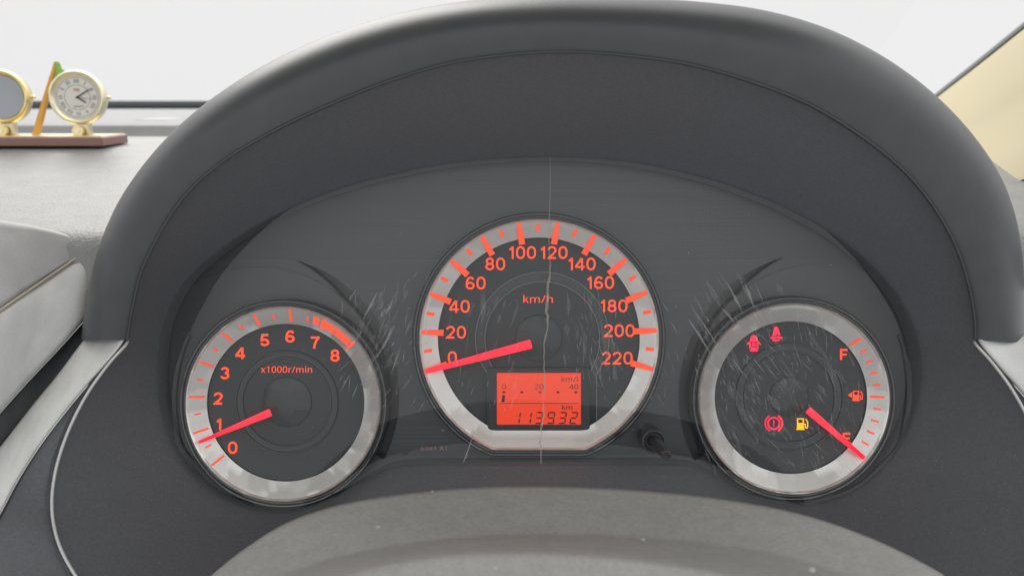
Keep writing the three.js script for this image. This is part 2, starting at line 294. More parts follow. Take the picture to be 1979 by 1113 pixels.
// ------------------------------------------------------------------ strokes and digits
const arc = (cx, cy, rx, ry, a0, a1, n = 14) => Array.from({ length: n + 1 }, (_, i) => { const a = THREE.MathUtils.degToRad(lerp(a0, a1, i / n)); return [cx + rx * Math.cos(a), cy + ry * Math.sin(a)]; });
const GLYPH = {
  0: { w: 0.62, s: [{ p: arc(0.31, 0.5, 0.235, 0.425, 0, 360, 30).map(([x, y]) => [0.31 + Math.sign(x - 0.31) * 0.235 * Math.abs((x - 0.31) / 0.235) ** 0.85, 0.5 + Math.sign(y - 0.5) * 0.425 * Math.abs((y - 0.5) / 0.425) ** 0.85]).slice(0, -1), c: true }] },
  1: { w: 0.36, s: [{ p: [[0.24, 0], [0.24, 0.98]] }, { p: [[0.03, 0.74], [0.15, 0.78], [0.235, 0.92]] }] },
  2: { w: 0.62, s: [{ p: [...arc(0.31, 0.69, 0.225, 0.235, 175, -25, 16), [0.32, 0.31], [0.1, 0.1], [0.09, 0.075], [0.56, 0.075]] }] },
  3: { w: 0.62, s: [{ p: arc(0.3, 0.715, 0.2, 0.21, 165, -85, 16) }, { p: arc(0.3, 0.29, 0.225, 0.215, 88, -168, 18) }] },
  4: { w: 0.64, s: [{ p: [[0.45, 0], [0.45, 0.95]] }, { p: [[0.43, 0.94], [0.07, 0.33], [0.07, 0.26], [0.62, 0.26]] }] },
  5: { w: 0.62, s: [{ p: [[0.54, 0.92], [0.16, 0.92], [0.11, 0.48], ...arc(0.305, 0.305, 0.23, 0.23, 128, -162, 18)] }] },
  6: { w: 0.62, s: [{ p: arc(0.31, 0.3, 0.23, 0.225, 0, 360, 24).slice(0, -1), c: true }, { p: [[0.085, 0.3], [0.09, 0.5], [0.13, 0.74], [0.22, 0.88], [0.33, 0.925], [0.44, 0.9], [0.52, 0.78]] }] },
  7: { w: 0.6, s: [{ p: [[0.04, 0.92], [0.54, 0.92], [0.54, 0.9], [0.4, 0.66], [0.3, 0.38], [0.25, 0]] }] },
  8: { w: 0.62, s: [{ p: arc(0.31, 0.715, 0.195, 0.21, 0, 360, 22).slice(0, -1), c: true }, { p: arc(0.31, 0.29, 0.225, 0.215, 0, 360, 24).slice(0, -1), c: true }] },
  F: { w: 0.58, s: [{ p: [[0.09, 0], [0.09, 0.92], [0.56, 0.92]] }, { p: [[0.09, 0.5], [0.5, 0.5]] }] },
  E: { w: 0.6, s: [{ p: [[0.57, 0.92], [0.09, 0.92], [0.09, 0.08], [0.58, 0.08]] }, { p: [[0.09, 0.5], [0.52, 0.5]] }] },
};
function stroke(pts, width, thick, closed = false) {                     // a flat bar of even width along a path, in metres
  const n = pts.length, v = pts.map((p) => new THREE.Vector2(...p)), l = [], r = [];
  for (let i = 0; i < n; i++) {
    const a = closed ? v[(i + n - 1) % n] : v[Math.max(0, i - 1)], b = closed ? v[(i + 1) % n] : v[Math.min(n - 1, i + 1)];
    const d0 = v[i].clone().sub(a).normalize(), d1 = b.clone().sub(v[i]).normalize(), d = d0.clone().add(d1).normalize();
    const k = width / 2 / Math.max(0.5, d.dot(d1.lengthSq() ? d1 : d0));
    l.push([v[i].x - d.y * k, v[i].y + d.x * k]); r.push([v[i].x + d.y * k, v[i].y - d.x * k]);
  }
  const q = (s, z) => s.map(([x, y]) => V(x, y, z));
  return toCreasedNormals(loft([q(l, 0), q(l, thick), q(r, thick), q(r, 0)].reverse(), closed, !closed), 0.6);
}
function numberGeo(text, height, wide = 1.28, weight = 0.155) {           // centred on its middle, in metres
  const parts = []; let x = 0; const gap = 0.1;
  for (const ch of text) { const g = GLYPH[ch]; for (const s of g.s) parts.push(stroke(s.p.map(([a, b]) => [(x + a * wide) * height, (b - 0.5) * height]), weight * height, 0.0002, s.c)); x += g.w * wide + gap; }
  const g = mergeGeometries(parts); g.translate(-(x - gap) * height / 2, 0, 0); return g;
}
const font = await new FontLoader().loadAsync('fonts/droid/droid_sans_regular.typeface.json');
function textGeo(t, height, width) {                                     // centred; width in metres stretches the line to it
  const g = new TextGeometry(t, { font, size: height, depth: 0.00015, curveSegments: 5 }); g.computeBoundingBox();
  const b = g.boundingBox, w = b.max.x - b.min.x; g.translate(-(b.max.x + b.min.x) / 2, -height / 2, 0); if (width) g.scale(width / w, 1, 1); return g;
}
function poly(pts, thick = 0.0002) { const g = new THREE.ExtrudeGeometry(new THREE.Shape(pts.map((p) => new THREE.Vector2(...p))), { depth: thick, bevelEnabled: false }); return g; }

// ------------------------------------------------------------------ instrument cluster
const cluster = group('instrument_cluster', 'lit instrument cluster with three silver ringed dials behind a scratched clear lens', 'instrument cluster', L(1060, 890, -0.016));
const shapeOf = (pts, n, z, k = 1) => new THREE.Shape(curve(pts, n, true).map(([x, y]) => { const p = L(CX + (x - CX) * k, CY + (y - CY) * k, z); return new THREE.Vector2(p.x, p.y); }));
const flatShape = (sh, z, thick) => { const g = new THREE.ExtrudeGeometry(sh, { depth: thick, bevelEnabled: false, curveSegments: 8 }); g.translate(0, 0, z - thick); return g; };
const ZP = -0.0135;                                                      // front of the brushed plate
const plateShape = shapeOf(lensPx, 260, ZP, 1.02);
for (const [px, py, r, a0, a1] of [[500, 765, 281, -27, 74], [1590, 765, 288, 106, 207]]) {                 // curved slots beside the outer dials
  const c = L(px, py, ZP), edge = (k) => Array.from({ length: 90 }, (_, i) => { const t = i / 89, a = THREE.MathUtils.degToRad(lerp(a0, a1, t)), q = (r - k * 22 * Math.min(1, (px < 1000 ? 1 - t : t) * 4)) * U; return new THREE.Vector2(c.x + Math.cos(a) * q, c.y + Math.sin(a) * q); });
  plateShape.holes.push(new THREE.Path([...edge(0), ...edge(1).reverse()].filter((v, i, l) => !i || v.distanceTo(l[i - 1]) > 1e-6)));
}
part('face_plate', flatShape(plateShape, ZP, 0.003), M.plate, cluster);
part('housing', flatShape(shapeOf(lensPx, 200, ZP, 1.03), ZP - 0.0065, 0.03), M.pod, cluster);
const discRows = (c, list, n = 128) => list.map(([r, z, flat = 1e9]) => Array.from({ length: n }, (_, i) => {
  const a = -Math.PI / 2 + (i + 0.5) / n * 2 * Math.PI, s = Math.sin(a), rr = s < 0 ? Math.min(r, flat / -s) : r; return V(c.x + Math.cos(a) * rr * U, c.y + s * rr * U, z);
}));
const ringGeo = (c, list, n) => toCreasedNormals(loft(discRows(c, list, n), true), 0.7);
// dark pods behind the outer dials, cut off where the lens ends
for (const [px, py, r] of [[500, 765, 281], [1590, 765, 288]]) {
  const c = L(px, py, ZP), pod = sub('dial_pod', cluster);
  const inside = (x, y) => { const t = shapePts, n = t.length; let k = false; for (let i = 0, j = n - 1; i < n; j = i++) if ((t[i].y > y) !== (t[j].y > y) && x < (t[j].x - t[i].x) * (y - t[i].y) / (t[j].y - t[i].y) + t[i].x) k = !k; return k; };
  const shapePts = shapeOf(lensPx, 260, ZP, 1.015).getPoints();
  const out = [], step = (rad) => Array.from({ length: 160 }, (_, i) => { const a = i / 160 * 2 * Math.PI; let q = rad * U; while (q > 0.5 * rad * U && !inside(c.x + Math.cos(a) * q, c.y + Math.sin(a) * q)) q -= 0.0005; return V(c.x + Math.cos(a) * q, c.y + Math.sin(a) * q, 0); });
  const outer = step(r), inner = step(r - 20), lift = (l, z, s = 1) => l.map((p) => V(c.x + (p.x - c.x) * s, c.y + (p.y - c.y) * s, z));
  const [a0, a1] = px < 1000 ? [-27, 74] : [106, 207], taper = (t) => Math.min(1, (px < 1000 ? 1 - t : t) * 4), arcRow = (k, z) => Array.from({ length: 90 }, (_, i) => { const t = i / 89, a = THREE.MathUtils.degToRad(lerp(a0, a1, t)), q = (r - k * 22 * taper(t)) * U; return V(c.x + Math.cos(a) * q, c.y + Math.sin(a) * q, z); });
  part('pod_groove', toCreasedNormals(loft([arcRow(0, ZP + 0.0001), arcRow(0.01, ZP - 0.006), arcRow(0.98, ZP - 0.006), arcRow(0.99, ZP + 0.0012), arcRow(1.04, ZP + 0.0014), arcRow(1.1, ZP + 0.0009)]), 0.5), M.pod, pod);
  part('pod_face', loft([lift(inner, ZP + 0.0007, 0.985), lift(inner, ZP + 0.0007, 0.4), lift(inner, ZP + 0.0007, 0.02)], true), M.pod, pod);
}
function gauge(name, px, py, R, rIn, flat = 1e9, flatIn = 1e9) {
  const g = sub(name, cluster), zo = -0.0042, zi = -0.0088, c = L(px, py, zo), f = (d) => (flat > 1e8 ? 1e9 : flat + d);
  const n = flat > 1e8 ? 144 : 240;
  part('bezel', ringGeo(c, [[R + 15, ZP - 0.001, f(15)], [R + 14, -0.0056, f(14)], [R + 11, -0.0046, f(11)], [R + 8, -0.0046, f(8)], [R + 6, -0.006, f(6)], [R + 4, -0.006, f(4)], [R + 2, -0.0046, f(2)], [R, -0.005, f(0)]], n), M.bezel, g);
  part('chrome_lip', ringGeo(c, [[R + 0.5, -0.0065, f(0.5)], [R, -0.0044, f(0)], [R - 1.2, -0.0039, f(-1.2)], [R - 3.6, -0.0042, f(-3.6)], [R - 5, -0.005, f(-5)]], n), M.lip, g);
  part('ring', ringGeo(c, [[R - 4.8, -0.0049, f(-4.8)], [R - 12, -0.0056, f(-12)], [(R + rIn) / 2, (zo + zi) / 2 - 0.0006, flat > 1e8 ? 1e9 : (flat + flatIn) / 2], [rIn, zi, flatIn]], n), M.ring, g);
  part('dial_face', ringGeo(c, [[rIn, zi, flatIn], [rIn - 0.5, -0.0105, flatIn - 0.5], [rIn - 3, -0.0108, flatIn - 3], [rIn * 0.6, -0.0108, flatIn - 40], [0.5, -0.0108, 1]], n), M.dial, g);
  return { g, c, cone: (r) => lerp(-0.0049, zi, (R - 4.8 - r) / (R - 4.8 - rIn)) };
}
const ZD = -0.0108;
function tickGeo(G, r0, r1, w0, w1) {                                    // wedge lying on the silver cone, drawn at angle zero
  const b = [], P4 = (r, w, z) => [[r * U, -w / 2 * U, z], [r * U, w / 2 * U, z]], za = Math.max(G.cone(r0), ZD + 0.002), zb = G.cone(r1);
  const bottom = [...P4(r0, w0, za - 0.0003), ...P4(r1, w1, zb - 0.0003)], top = [...P4(r0, w0, za + 0.0004), ...P4(r1, w1, zb + 0.0004)];
  const v = [...bottom, ...top], quads = [[4, 6, 7, 5], [0, 4, 5, 1], [2, 3, 7, 6], [0, 2, 6, 4], [1, 5, 7, 3]];
  for (const [a, c, d, e] of quads) for (const k of [a, c, d, a, d, e]) b.push(...v[k]);
  const g = new THREE.BufferGeometry(); g.setAttribute('position', new THREE.Float32BufferAttribute(b, 3)); g.computeVertexNormals(); return g;
}
function tick(G, geo, deg, mat = M.tick) { const m = part('tick_mark', geo, mat, G.g); m.position.set(G.c.x, G.c.y, 0); m.rotation.z = THREE.MathUtils.degToRad(deg); return m; }
function put(name, geo, px, py, z, mat, g) { const m = part(name, geo, mat, g); m.position.copy(L(px, py, z)); return m; }
function needle(G, x0, y0, x1, y1, w0, w1, hub) {                         // from its root by the hub to its tip
  const z = -0.0034, a = L(x0, y0, z), b = L(x1, y1, z), len = a.distanceTo(b), w = (k) => k * U / 2, h = 0.0007;
  const sec = (x, ww, hh) => [V(x, -ww, 0), V(x, -ww, hh * 0.6), V(x, -ww * 0.5, hh), V(x, ww * 0.5, hh), V(x, ww, hh * 0.6), V(x, ww, 0)];
  const st = [sec(0, w(w0) * 0.8, h), sec(0.0005, w(w0), h), sec(len * 0.5, w(lerp(w0, w1, 0.5)), h * 0.9), sec(len - 0.0003, w(w1), h * 0.6), sec(len, w(w1) * 0.8, h * 0.5)];
  const rows = st[0].map((_, i) => st.map((s) => s[i])), m = part('needle', toCreasedNormals(loft([...rows, rows[0]], false, true), 0.6), M.needle, G.g);
  m.position.copy(a); m.rotation.z = Math.atan2(b.y - a.y, b.x - a.x);
  if (hub) {
    part('hub_cap', ringGeo(G.c, [[hub, ZD, 1e9], [hub * 0.98, ZD + 0.0007, 1e9], [hub * 0.85, ZD + 0.0013, 1e9], [hub * 0.6, ZD + 0.0021, 1e9], [hub * 0.25, ZD + 0.0026, 1e9], [0.5, ZD + 0.0027, 1e9]], 64), M.hub, G.g);
  }
}
const groove = (G, r0, r1, name = 'dial_groove') => {
  part(name, ringGeo(G.c, [[r0 + 2, ZD, 1e9], [r0 + 1, ZD + 0.0009, 1e9], [r0 - 1.5, ZD + 0.0009, 1e9], [r0 - 2.5, ZD + 0.0002, 1e9], [r1 + 2.5, ZD + 0.0002, 1e9], [r1 + 1.5, ZD + 0.0007, 1e9], [r1 - 1, ZD + 0.0007, 1e9], [r1 - 2, ZD, 1e9]], 96), M.dialGroove, G.g);
};
// --- rev counter
{
  const G = gauge('tachometer', 546, 781, 191, 156), deg = (v) => 220.6 - v * 22.43;
  groove(G, 101, 88);
  const big = tickGeo(G, 160, 185, 4.2, 4.2), small = tickGeo(G, 167, 177, 3, 3);
  for (let i = 0; i < 14; i++) tick(G, i % 2 ? small : big, deg(i / 2));
  const band = []; for (const z of [0, 1]) for (const s of [0, 1]) band.push([z, s]);
  const arcPts = (r, dz, a0, a1) => Array.from({ length: 30 }, (_, i) => { const a = THREE.MathUtils.degToRad(lerp(a0, a1, i / 29)); return V(G.c.x + Math.cos(a) * r * U, G.c.y + Math.sin(a) * r * U, G.cone(r) + dz); });
  const bar = (a0, a1) => toCreasedNormals(loft([arcPts(167, -0.0002, a0, a1), arcPts(167, 0.0006, a0, a1), arcPts(180, 0.0006, a0, a1), arcPts(180, -0.0002, a0, a1)], false, true), 0.5);
  part('red_zone', mergeGeometries([bar(deg(6.93), deg(7.92)), bar(deg(6.68), deg(6.86))]), M.number, G.g);
  for (const v of [7, 8]) tick(G, tickGeo(G, 162, 184, 4.6, 4.6), deg(v), M.number);
  [[449, 865], [423, 820], [421, 770], [434, 721], [464, 682], [511, 657], [560, 650], [608, 662], [647, 687]].forEach(([x, y], i) => put('number', numberGeo(String(i), 23 * U * 1.03, 1.3, 0.18), x, y, ZD + 0.0004, M.number, G.g));
  put('unit_text', textGeo('x1000r/min', 12.5 * U, 99 * U * 1.03), 553, 714, ZD + 0.0004, M.number, G.g);
  needle(G, 523, 796.5, 384, 854.5, 15, 5.5, 50);
}
// --- speedometer with its trip display
const speedo = gauge('speedometer', 1042, 655.5, 235, 200, 217, 177);
{
  const G = speedo, deg = (v) => 195.7 - v / 20 * 19.14;
  const big = tickGeo(G, 189, 233, 12.5, 8), small = tickGeo(G, 212, 226, 7, 7);
  for (let i = 0; i <= 22; i++) tick(G, i % 2 ? small : big, deg(i * 10), M.tick);
  [[874, 691], [881, 642], [888, 592], [919, 547], [957, 510], [1010, 488], [1071, 488], [1125, 510], [1161, 546], [1187, 591], [1197, 639], [1193, 692]].forEach(([x, y], i) => put('number', numberGeo(String(i * 20), 24.5 * U * 1.03, 1.22, 0.145), x, y, ZD + 0.0004, M.number, G.g));
  put('unit_text', textGeo('km/h', 14.5 * U, 57 * U * 1.03), 1040, 578, ZD + 0.0004, M.number, G.g);
  // keyhole moulding round the hub and down to the display
  const key = (r, h) => { const c = [1048, 655], w = h, pts = []; const a0 = Math.asin(Math.min(1, 62 / r)); pts.push([c[0] - w, 834], [c[0] - w, 722]); for (let i = 0; i <= 40; i++) { const a = Math.PI + a0 * 0.62 - i / 40 * (Math.PI + 2 * a0 * 0.62); pts.push([c[0] + Math.cos(a) * r, c[1] - Math.sin(a) * r]); } pts.push([c[0] + w, 722], [c[0] + w, 834]); return pts.map(([x, y]) => { const p = L(x, y, ZD); return [p.x, p.y]; }); };
  const dark = stroke(key(120, 98), 15 * U, 0.0003); dark.translate(0, 0, ZD); part('dial_groove', dark, M.dialGroove, G.g);
  for (const [r, h] of [[129, 105], [111, 91]]) { const e = stroke(key(r, h), 1.6 * U, 0.0009); e.translate(0, 0, ZD); part('moulded_edge', e, M.dialLine, G.g); }
  needle(G, 1027, 664.5, 823, 718, 18, 9, 47);
}
{
  const t = sub('trip_display', cluster), z0 = ZD + 0.0022, box = (x0, y0, x1, y1, z, th) => { const a = L(x0, y1, z), b = L(x1, y0, z), g = new THREE.BoxGeometry(b.x - a.x, b.y - a.y, th); g.translate((a.x + b.x) / 2, (a.y + b.y) / 2, z - th / 2); return g; };
  const fr = new THREE.Shape([[944, 712], [1139, 712], [1139, 832], [944, 832]].map(([x, y]) => { const p = L(x, y, z0); return new THREE.Vector2(p.x, p.y); }));
  fr.holes.push(new THREE.Path([[959, 719.5], [959, 822.5], [1124.5, 822.5], [1124.5, 719.5]].map(([x, y]) => { const p = L(x, y, z0); return new THREE.Vector2(p.x, p.y); })));
  const fg = new THREE.ExtrudeGeometry(fr, { depth: 0.0021, bevelEnabled: true, bevelSize: 0.0003, bevelThickness: 0.0003, bevelSegments: 2 }); fg.translate(0, 0, ZD);
  part('display_frame', fg, M.dial, t);
  const zs = ZD + 0.0012; part('screen', box(957, 718, 1126, 824, zs, 0.001), M.screen, t);
  const zi = zs + 0.0002, bx = (n, x0, y0, x1, y1, m = M.ink) => part(n, box(x0, y0, x1, y1, zi, 0.00012), m, t);
  put('screen_text', textGeo('km/l', 9.5 * U, 32 * U), 1101, 732.7, zi - 0.0001, M.inkFaint, t);
  put('screen_text', textGeo('0', 9.5 * U, 7.5 * U), 974, 747.3, zi - 0.0001, M.inkFaint, t);
  put('screen_text', textGeo('20', 9.5 * U, 17 * U), 1042, 747.3, zi - 0.0001, M.inkFaint, t);
  put('screen_text', textGeo('40', 9.5 * U, 18 * U), 1109, 747.3, zi - 0.0001, M.ink, t);
  put('screen_text', textGeo('km', 9.5 * U, 20.5 * U), 1096.4, 787.2, zi - 0.0001, M.ink, t);
  for (const x of [973.8, 1008.6, 1043.8, 1078.4, 1113]) bx('scale_dot', x - 2.8, 756, x + 2.8, 759.6, x === 1043.8 ? M.inkFaint : M.ink);
  { const g = poly([[969.3, 777], [974.8, 777], [976.4, 763.5], [970.9, 763.5]].map(([x, y]) => { const p = L(x, y, zi); return [p.x, p.y]; }), 0.0001); g.translate(0, 0, zi - 0.0001); part('fuel_bar', g, M.ink, t); }
  bx('divider_line', 966, 779, 1119, 780.2, M.inkFaint);
  const SEG = { 0: 'abcdef', 1: 'bc', 2: 'abged', 3: 'abgcd', 9: 'abcdfg' };
  const seg = (ch, cx) => {
    const h = 23.5, w = 14, y0 = 819.5, s = 2.6, sl = (x, y) => { const p = L(cx + x + (y0 - y) * 0.15 - 1.8, y, zi); return [p.x, p.y]; }, T = y0 - h, mid = y0 - h / 2, x0 = -w / 2, x1 = w / 2, e = 0.8;
    const q = { a: [[x0 + e, T], [x1 - e, T], [x1 - s, T + s], [x0 + s, T + s]], d: [[x0 + s, y0 - s], [x1 - s, y0 - s], [x1 - e, y0], [x0 + e, y0]], g: [[x0 + s * 0.8, mid - s / 2], [x1 - s * 0.8, mid - s / 2], [x1 - s * 0.8, mid + s / 2], [x0 + s * 0.8, mid + s / 2]], f: [[x0, T + e], [x0 + s, T + s + e], [x0 + s, mid - s], [x0, mid - e]], b: [[x1 - s, T + s + e], [x1, T + e], [x1, mid - e], [x1 - s, mid - s]], e: [[x0, mid + e], [x0 + s, mid + s], [x0 + s, y0 - s - e], [x0, y0 - e]], c: [[x1 - s, mid + s], [x1, mid + e], [x1, y0 - e], [x1 - s, y0 - s - e]] };
    const g = mergeGeometries([...SEG[ch]].map((k) => poly(q[k].map(([x, y]) => sl(x, y)), 0.0001))); g.translate(0, 0, zi - 0.0001); return g;
  };
  [['1', 998.5], ['1', 1020], ['3', 1042], ['9', 1065], ['3', 1087.5], ['2', 1109]].forEach(([ch, x]) => part('screen_digit', seg(ch, x), M.ink, t));
  const lamp = new THREE.RectAreaLight(new THREE.Color(1, 0.09, 0.04), 0.85, 166 * U, 102 * U); lamp.name = 'display_glow';
  lamp.position.copy(L(1041.5, 771, zs + 0.0006)); lamp.lookAt(lamp.position.clone().add(V(0, 0, 1)));
  t.add(lamp); lamp.rotation.set(0, Math.PI, 0);
}
// --- fuel gauge with warning lamps
{
  const G = gauge('fuel_gauge', 1536, 771, 187, 151), deg = (v) => 41.6 - v * 8.14;
  groove(G, 106, 90);
  const big = tickGeo(G, 156, 178, 4.6, 4.6), small = tickGeo(G, 162, 174, 3.4, 3.4);
  for (let i = 0; i <= 9; i++) tick(G, i === 5 || !i ? big : small, deg(i));
  put('letter', numberGeo('F', 21 * U * 1.03, 1.25, 0.18), 1631.5, 685, ZD + 0.0004, M.number, G.g);
  put('letter', numberGeo('E', 21 * U * 1.03, 1.25, 0.18), 1637, 847, ZD + 0.0004, M.number, G.g);
  const pump = (s) => mergeGeometries([poly([[-10, -10], [4, -10], [4, -8], [3, -8], [3, 2], [-9, 2], [-9, -8], [-10, -8]].map(([x, y]) => [x * s, y * s])), stroke([[-8, 2], [-8, 9], [2, 9], [2, 2]].map(([x, y]) => [x * s, y * s]), 2 * s, 0.0002), stroke([[3, 0], [5.5, 0], [5.5, -6], [8.5, -7], [9.5, -4], [9.5, 4], [6, 9]].map(([x, y]) => [x * s, y * s]), 1.7 * s, 0.0002)].map((g) => { const q = g.index ? g.toNonIndexed() : g; q.deleteAttribute('uv'); return q; }));
  put('fuel_symbol', pump(U * 1.02), 1658, 765, ZD + 0.0004, M.number, G.g);
  put('fuel_arrow', poly([[-4, 0], [4, 5.5], [4, -5.5]].map(([x, y]) => [x * U, y * U])), 1643.5, 763.5, ZD + 0.0004, M.number, G.g);
  put('low_fuel_lamp', pump(U * 1.15), 1551, 819.5, ZD + 0.0004, M.warnAmber, G.g);
  const ringS = (r, w) => stroke(arc(0, 0, r * U, r * U, 0, 360, 32).slice(0, -1), w * U, 0.0002, true), cut = (r, w, a, b) => stroke(arc(0, 0, r * U, r * U, a, b, 12), w * U, 0.0002);
  put('brake_lamp', mergeGeometries([ringS(11.5, 3.4), cut(17, 2.6, 120, 240), cut(17, 3.6, -60, 60), stroke([[0, 6 * U], [0, -1.5 * U]], 2.6 * U, 0.0002), stroke([[-1.3 * U, -4.5 * U], [1.3 * U, -4.5 * U]], 2.4 * U, 0.0002)]), 1496, 818, ZD + 0.0004, M.warnRed, G.g);
  const flip = (l) => l.map(([x, y]) => [x * U, y * U]);
  put('seat_belt_lamp', mergeGeometries([poly(flip([[-7, -2], [-5, 9], [-4, 14], [0, 17], [4, 14], [5.5, 9], [8.5, -2], [4, -1], [6.5, 6], [0, -1]])), poly(flip([[-8.5, -1], [-6.5, -3], [3, 6], [4, 9], [2, 10]])), stroke(flip([[-11, -6], [-5, -5], [0, -4.5], [6, -5], [12, -6]]), 3.4 * U, 0.0002), poly(flip([[-9, -8.5], [9, -8.5], [6, -12.5], [-6, -12.5]]))].map((g) => { const q = g.index ? g.toNonIndexed() : g; q.deleteAttribute('uv'); return q; })), 1500.5, 647, ZD + 0.0004, M.warnRed, G.g);
  put('door_lamp', mergeGeometries([poly(flip([[-8, 6], [-6, 15], [-3, 17], [3, 17], [6, 15], [8, 6], [5, 4], [-5, 4]])), poly(flip([[-9, 5], [-5.5, 3], [-5.5, -5], [-9, -12]])), poly(flip([[9, 5], [5.5, 3], [5.5, -5], [9, -12]])), poly(flip([[-8, -15], [8, -15], [5, -6.5], [-5, -6.5]])), poly(flip([[-15, -2], [-10, 5], [-10, -1]])), poly(flip([[15, -2], [10, 5], [10, -1]])), poly(flip([[-3.4, 2], [3.4, 2], [3.4, -4.5], [-3.4, -4.5]]))].map((g) => { const q = g.index ? g.toNonIndexed() : g; q.deleteAttribute('uv'); return q; })), 1457.5, 664.5, ZD + 0.0004, M.warnRed, G.g);
  needle(G, 1561.5, 791.5, 1671, 885, 14.5, 8, 40);
}
put('part_number', textGeo('6941 A1', 8 * U, 52 * U), 838, 866.5, ZP + 0.0002, M.dimText, cluster).position.sub(cluster.basePoint);
// --- reset knob through the lens
{
  const k = sub('reset_knob', cluster), c = L(1263, 852, 0);
  const lat = (pts) => { const g = new THREE.LatheGeometry(pts.map(([r, z]) => new THREE.Vector2(r, z)), 40); g.rotateX(Math.PI / 2); g.translate(c.x, c.y, 0); return g; };
  part('collar', lat([[0.0058, -0.009], [0.0058, 0.0012], [0.0054, 0.0019], [0.0047, 0.0019], [0.0044, 0.0006], [0.0036, 0.0006]]), M.pod, k);
  part('shaft', lat([[0.0031, -0.008], [0.0031, 0.012], [0.0026, 0.02], [0.0022, 0.0305], [0.0022, 0.0312]]), M.knob, k);
  part('tip', lat([[0.0022, 0.0312], [0.00215, 0.0318], [0.0018, 0.0321], [0.0016, 0.0319], [0, 0.0319]]), M.bezel, k);
}
// --- clear lens with its crack and scuffs
{
  const ZL = -0.0012, lens = part('lens', new THREE.ShapeGeometry(shapeOf(lensPx, 260, ZL, 1.002), 4), M.lens, cluster);
  lens.position.z += ZL;
  const crackPx = [[1064, 303, 1.6], [1063.5, 350, 1.6], [1062.5, 400, 1.8], [1061, 440, 1.8], [1061, 470, 1.8], [1061.5, 498, 2], [1063.5, 514, 4], [1063, 530, 3], [1060, 545, 6], [1058.5, 562, 4.5], [1057, 585, 5], [1055.5, 602, 4.5], [1059, 612, 5.5], [1058.5, 624, 3.4], [1057, 640, 2.4], [1054, 655, 3.6], [1051, 668, 2.4], [1051, 690, 2], [1051.5, 712, 2.2], [1053, 740, 2.8], [1051.5, 760, 2.6], [1051, 785, 3], [1050.5, 806, 4.2], [1047, 822, 4.6], [1046.5, 838, 3], [1044, 856, 3.2], [1046, 872, 2.6], [1045, 896, 2]];
  for (let i = crackPx.length - 2; i > 4; i--) { const p = crackPx[i], q = crackPx[i + 1], t = 0.3 + 0.4 * rnd(); crackPx.splice(i + 1, 0, [lerp(p[0], q[0], t) + (rnd() - 0.5) * 3.2, lerp(p[1], q[1], t), Math.max(0.9, lerp(p[2], q[2], t) * (0.45 + 0.9 * rnd()))]); }
  const zc = 0.0003, side = (s, dz) => crackPx.map(([x, y, w], i) => { const p = L(x + s * w / 2 + (s ? (((i * 37) % 11) / 11 - 0.5) * 0.8 : 0), y, ZL); return V(p.x, p.y, dz); });
  part('crack', loft([side(-1, 0.0001), side(-0.5, zc), side(0.4, zc), side(1, 0.0001)]), M.crack, lens);
  let B = [];
  const scratch = (x, y, len, deg, w, bend = 0) => {                      // a shallow scuff on the outer face
    const a = THREE.MathUtils.degToRad(deg), n = 4, row = (s) => Array.from({ length: n + 1 }, (_, i) => { const t = i / n - 0.5, ww = w * (1 - Math.abs(t) * 1.7) * s / 2, q = bend * (t * t - 0.25); const p = L(x + Math.cos(a) * t * len - Math.sin(a) * (ww + q), y - Math.sin(a) * t * len - Math.cos(a) * (ww + q), ZL); return V(p.x, p.y, 0.00012); });
    B.push(loft([row(-1), row(1)]));
  };
  const spread = (n, x0, x1, y0, y1, l0, l1, d0, d1, w0, w1) => { for (let i = 0; i < n; i++) scratch(lerp(x0, x1, rnd()), lerp(y0, y1, rnd()), lerp(l0, l1, rnd() ** 2), lerp(d0, d1, rnd()), lerp(w0, w1, rnd() ** 2), (rnd() - 0.5) * 4); };
  spread(130, 650, 830, 530, 790, 3, 38, 40, 92, 0.5, 2.1);
  spread(34, 690, 765, 590, 710, 8, 46, 50, 74, 0.8, 3);
  spread(60, 860, 1010, 560, 800, 4, 40, 58, 88, 0.5, 2);
  spread(90, 1095, 1195, 550, 740, 4, 44, 84, 110, 0.5, 1.8);
  spread(40, 1150, 1310, 560, 780, 4, 30, 95, 128, 0.5, 2.4);
  spread(280, 1365, 1655, 600, 915, 2, 52, 92, 142, 0.5, 1.8);
  spread(90, 1380, 1570, 640, 860, 2, 18, 90, 145, 0.8, 2.4);
  spread(60, 1325, 1470, 535, 770, 6, 56, 108, 130, 0.6, 2.6);
  spread(40, 1520, 1695, 620, 910, 6, 60, 88, 114, 0.5, 1.8);
  for (const [x, y, l, d, w] of [[905, 865, 60, 70, 3], [900, 880, 30, 72, 4], [715, 590, 60, 62, 5], [745, 660, 70, 60, 5], [1352, 650, 80, 122, 5], [1368, 640, 90, 123, 3], [1420, 575, 70, 118, 5], [1448, 570, 50, 110, 6], [1408, 610, 40, 130, 5]]) scratch(x, y, l, d, w, 4);
  for (let i = 0; i < 90; i++) scratch(lerp(420, 1700, rnd()), lerp(340, 880, rnd()), 1.6 + 2.2 * rnd(), rnd() * 180, 1.4 + 1.4 * rnd());
  const sc = part('scratches', mergeGeometries(B), M.scratch, lens); sc.userData.kind = 'stuff';
  B = [];                                                                 // faint rubbed smears
  spread(16, 680, 800, 560, 760, 20, 70, 50, 75, 5, 16); spread(18, 1090, 1200, 560, 730, 20, 70, 86, 106, 5, 14); spread(26, 1340, 1600, 550, 880, 20, 90, 105, 130, 6, 20); spread(10, 870, 1000, 560, 780, 20, 60, 60, 85, 5, 12);
  B.forEach((q, i) => q.translate(0, 0, 0.00006 + i * 0.000002));
  const sm = part('smears', mergeGeometries(B), M.smear, lens); sm.userData.kind = 'stuff';
}

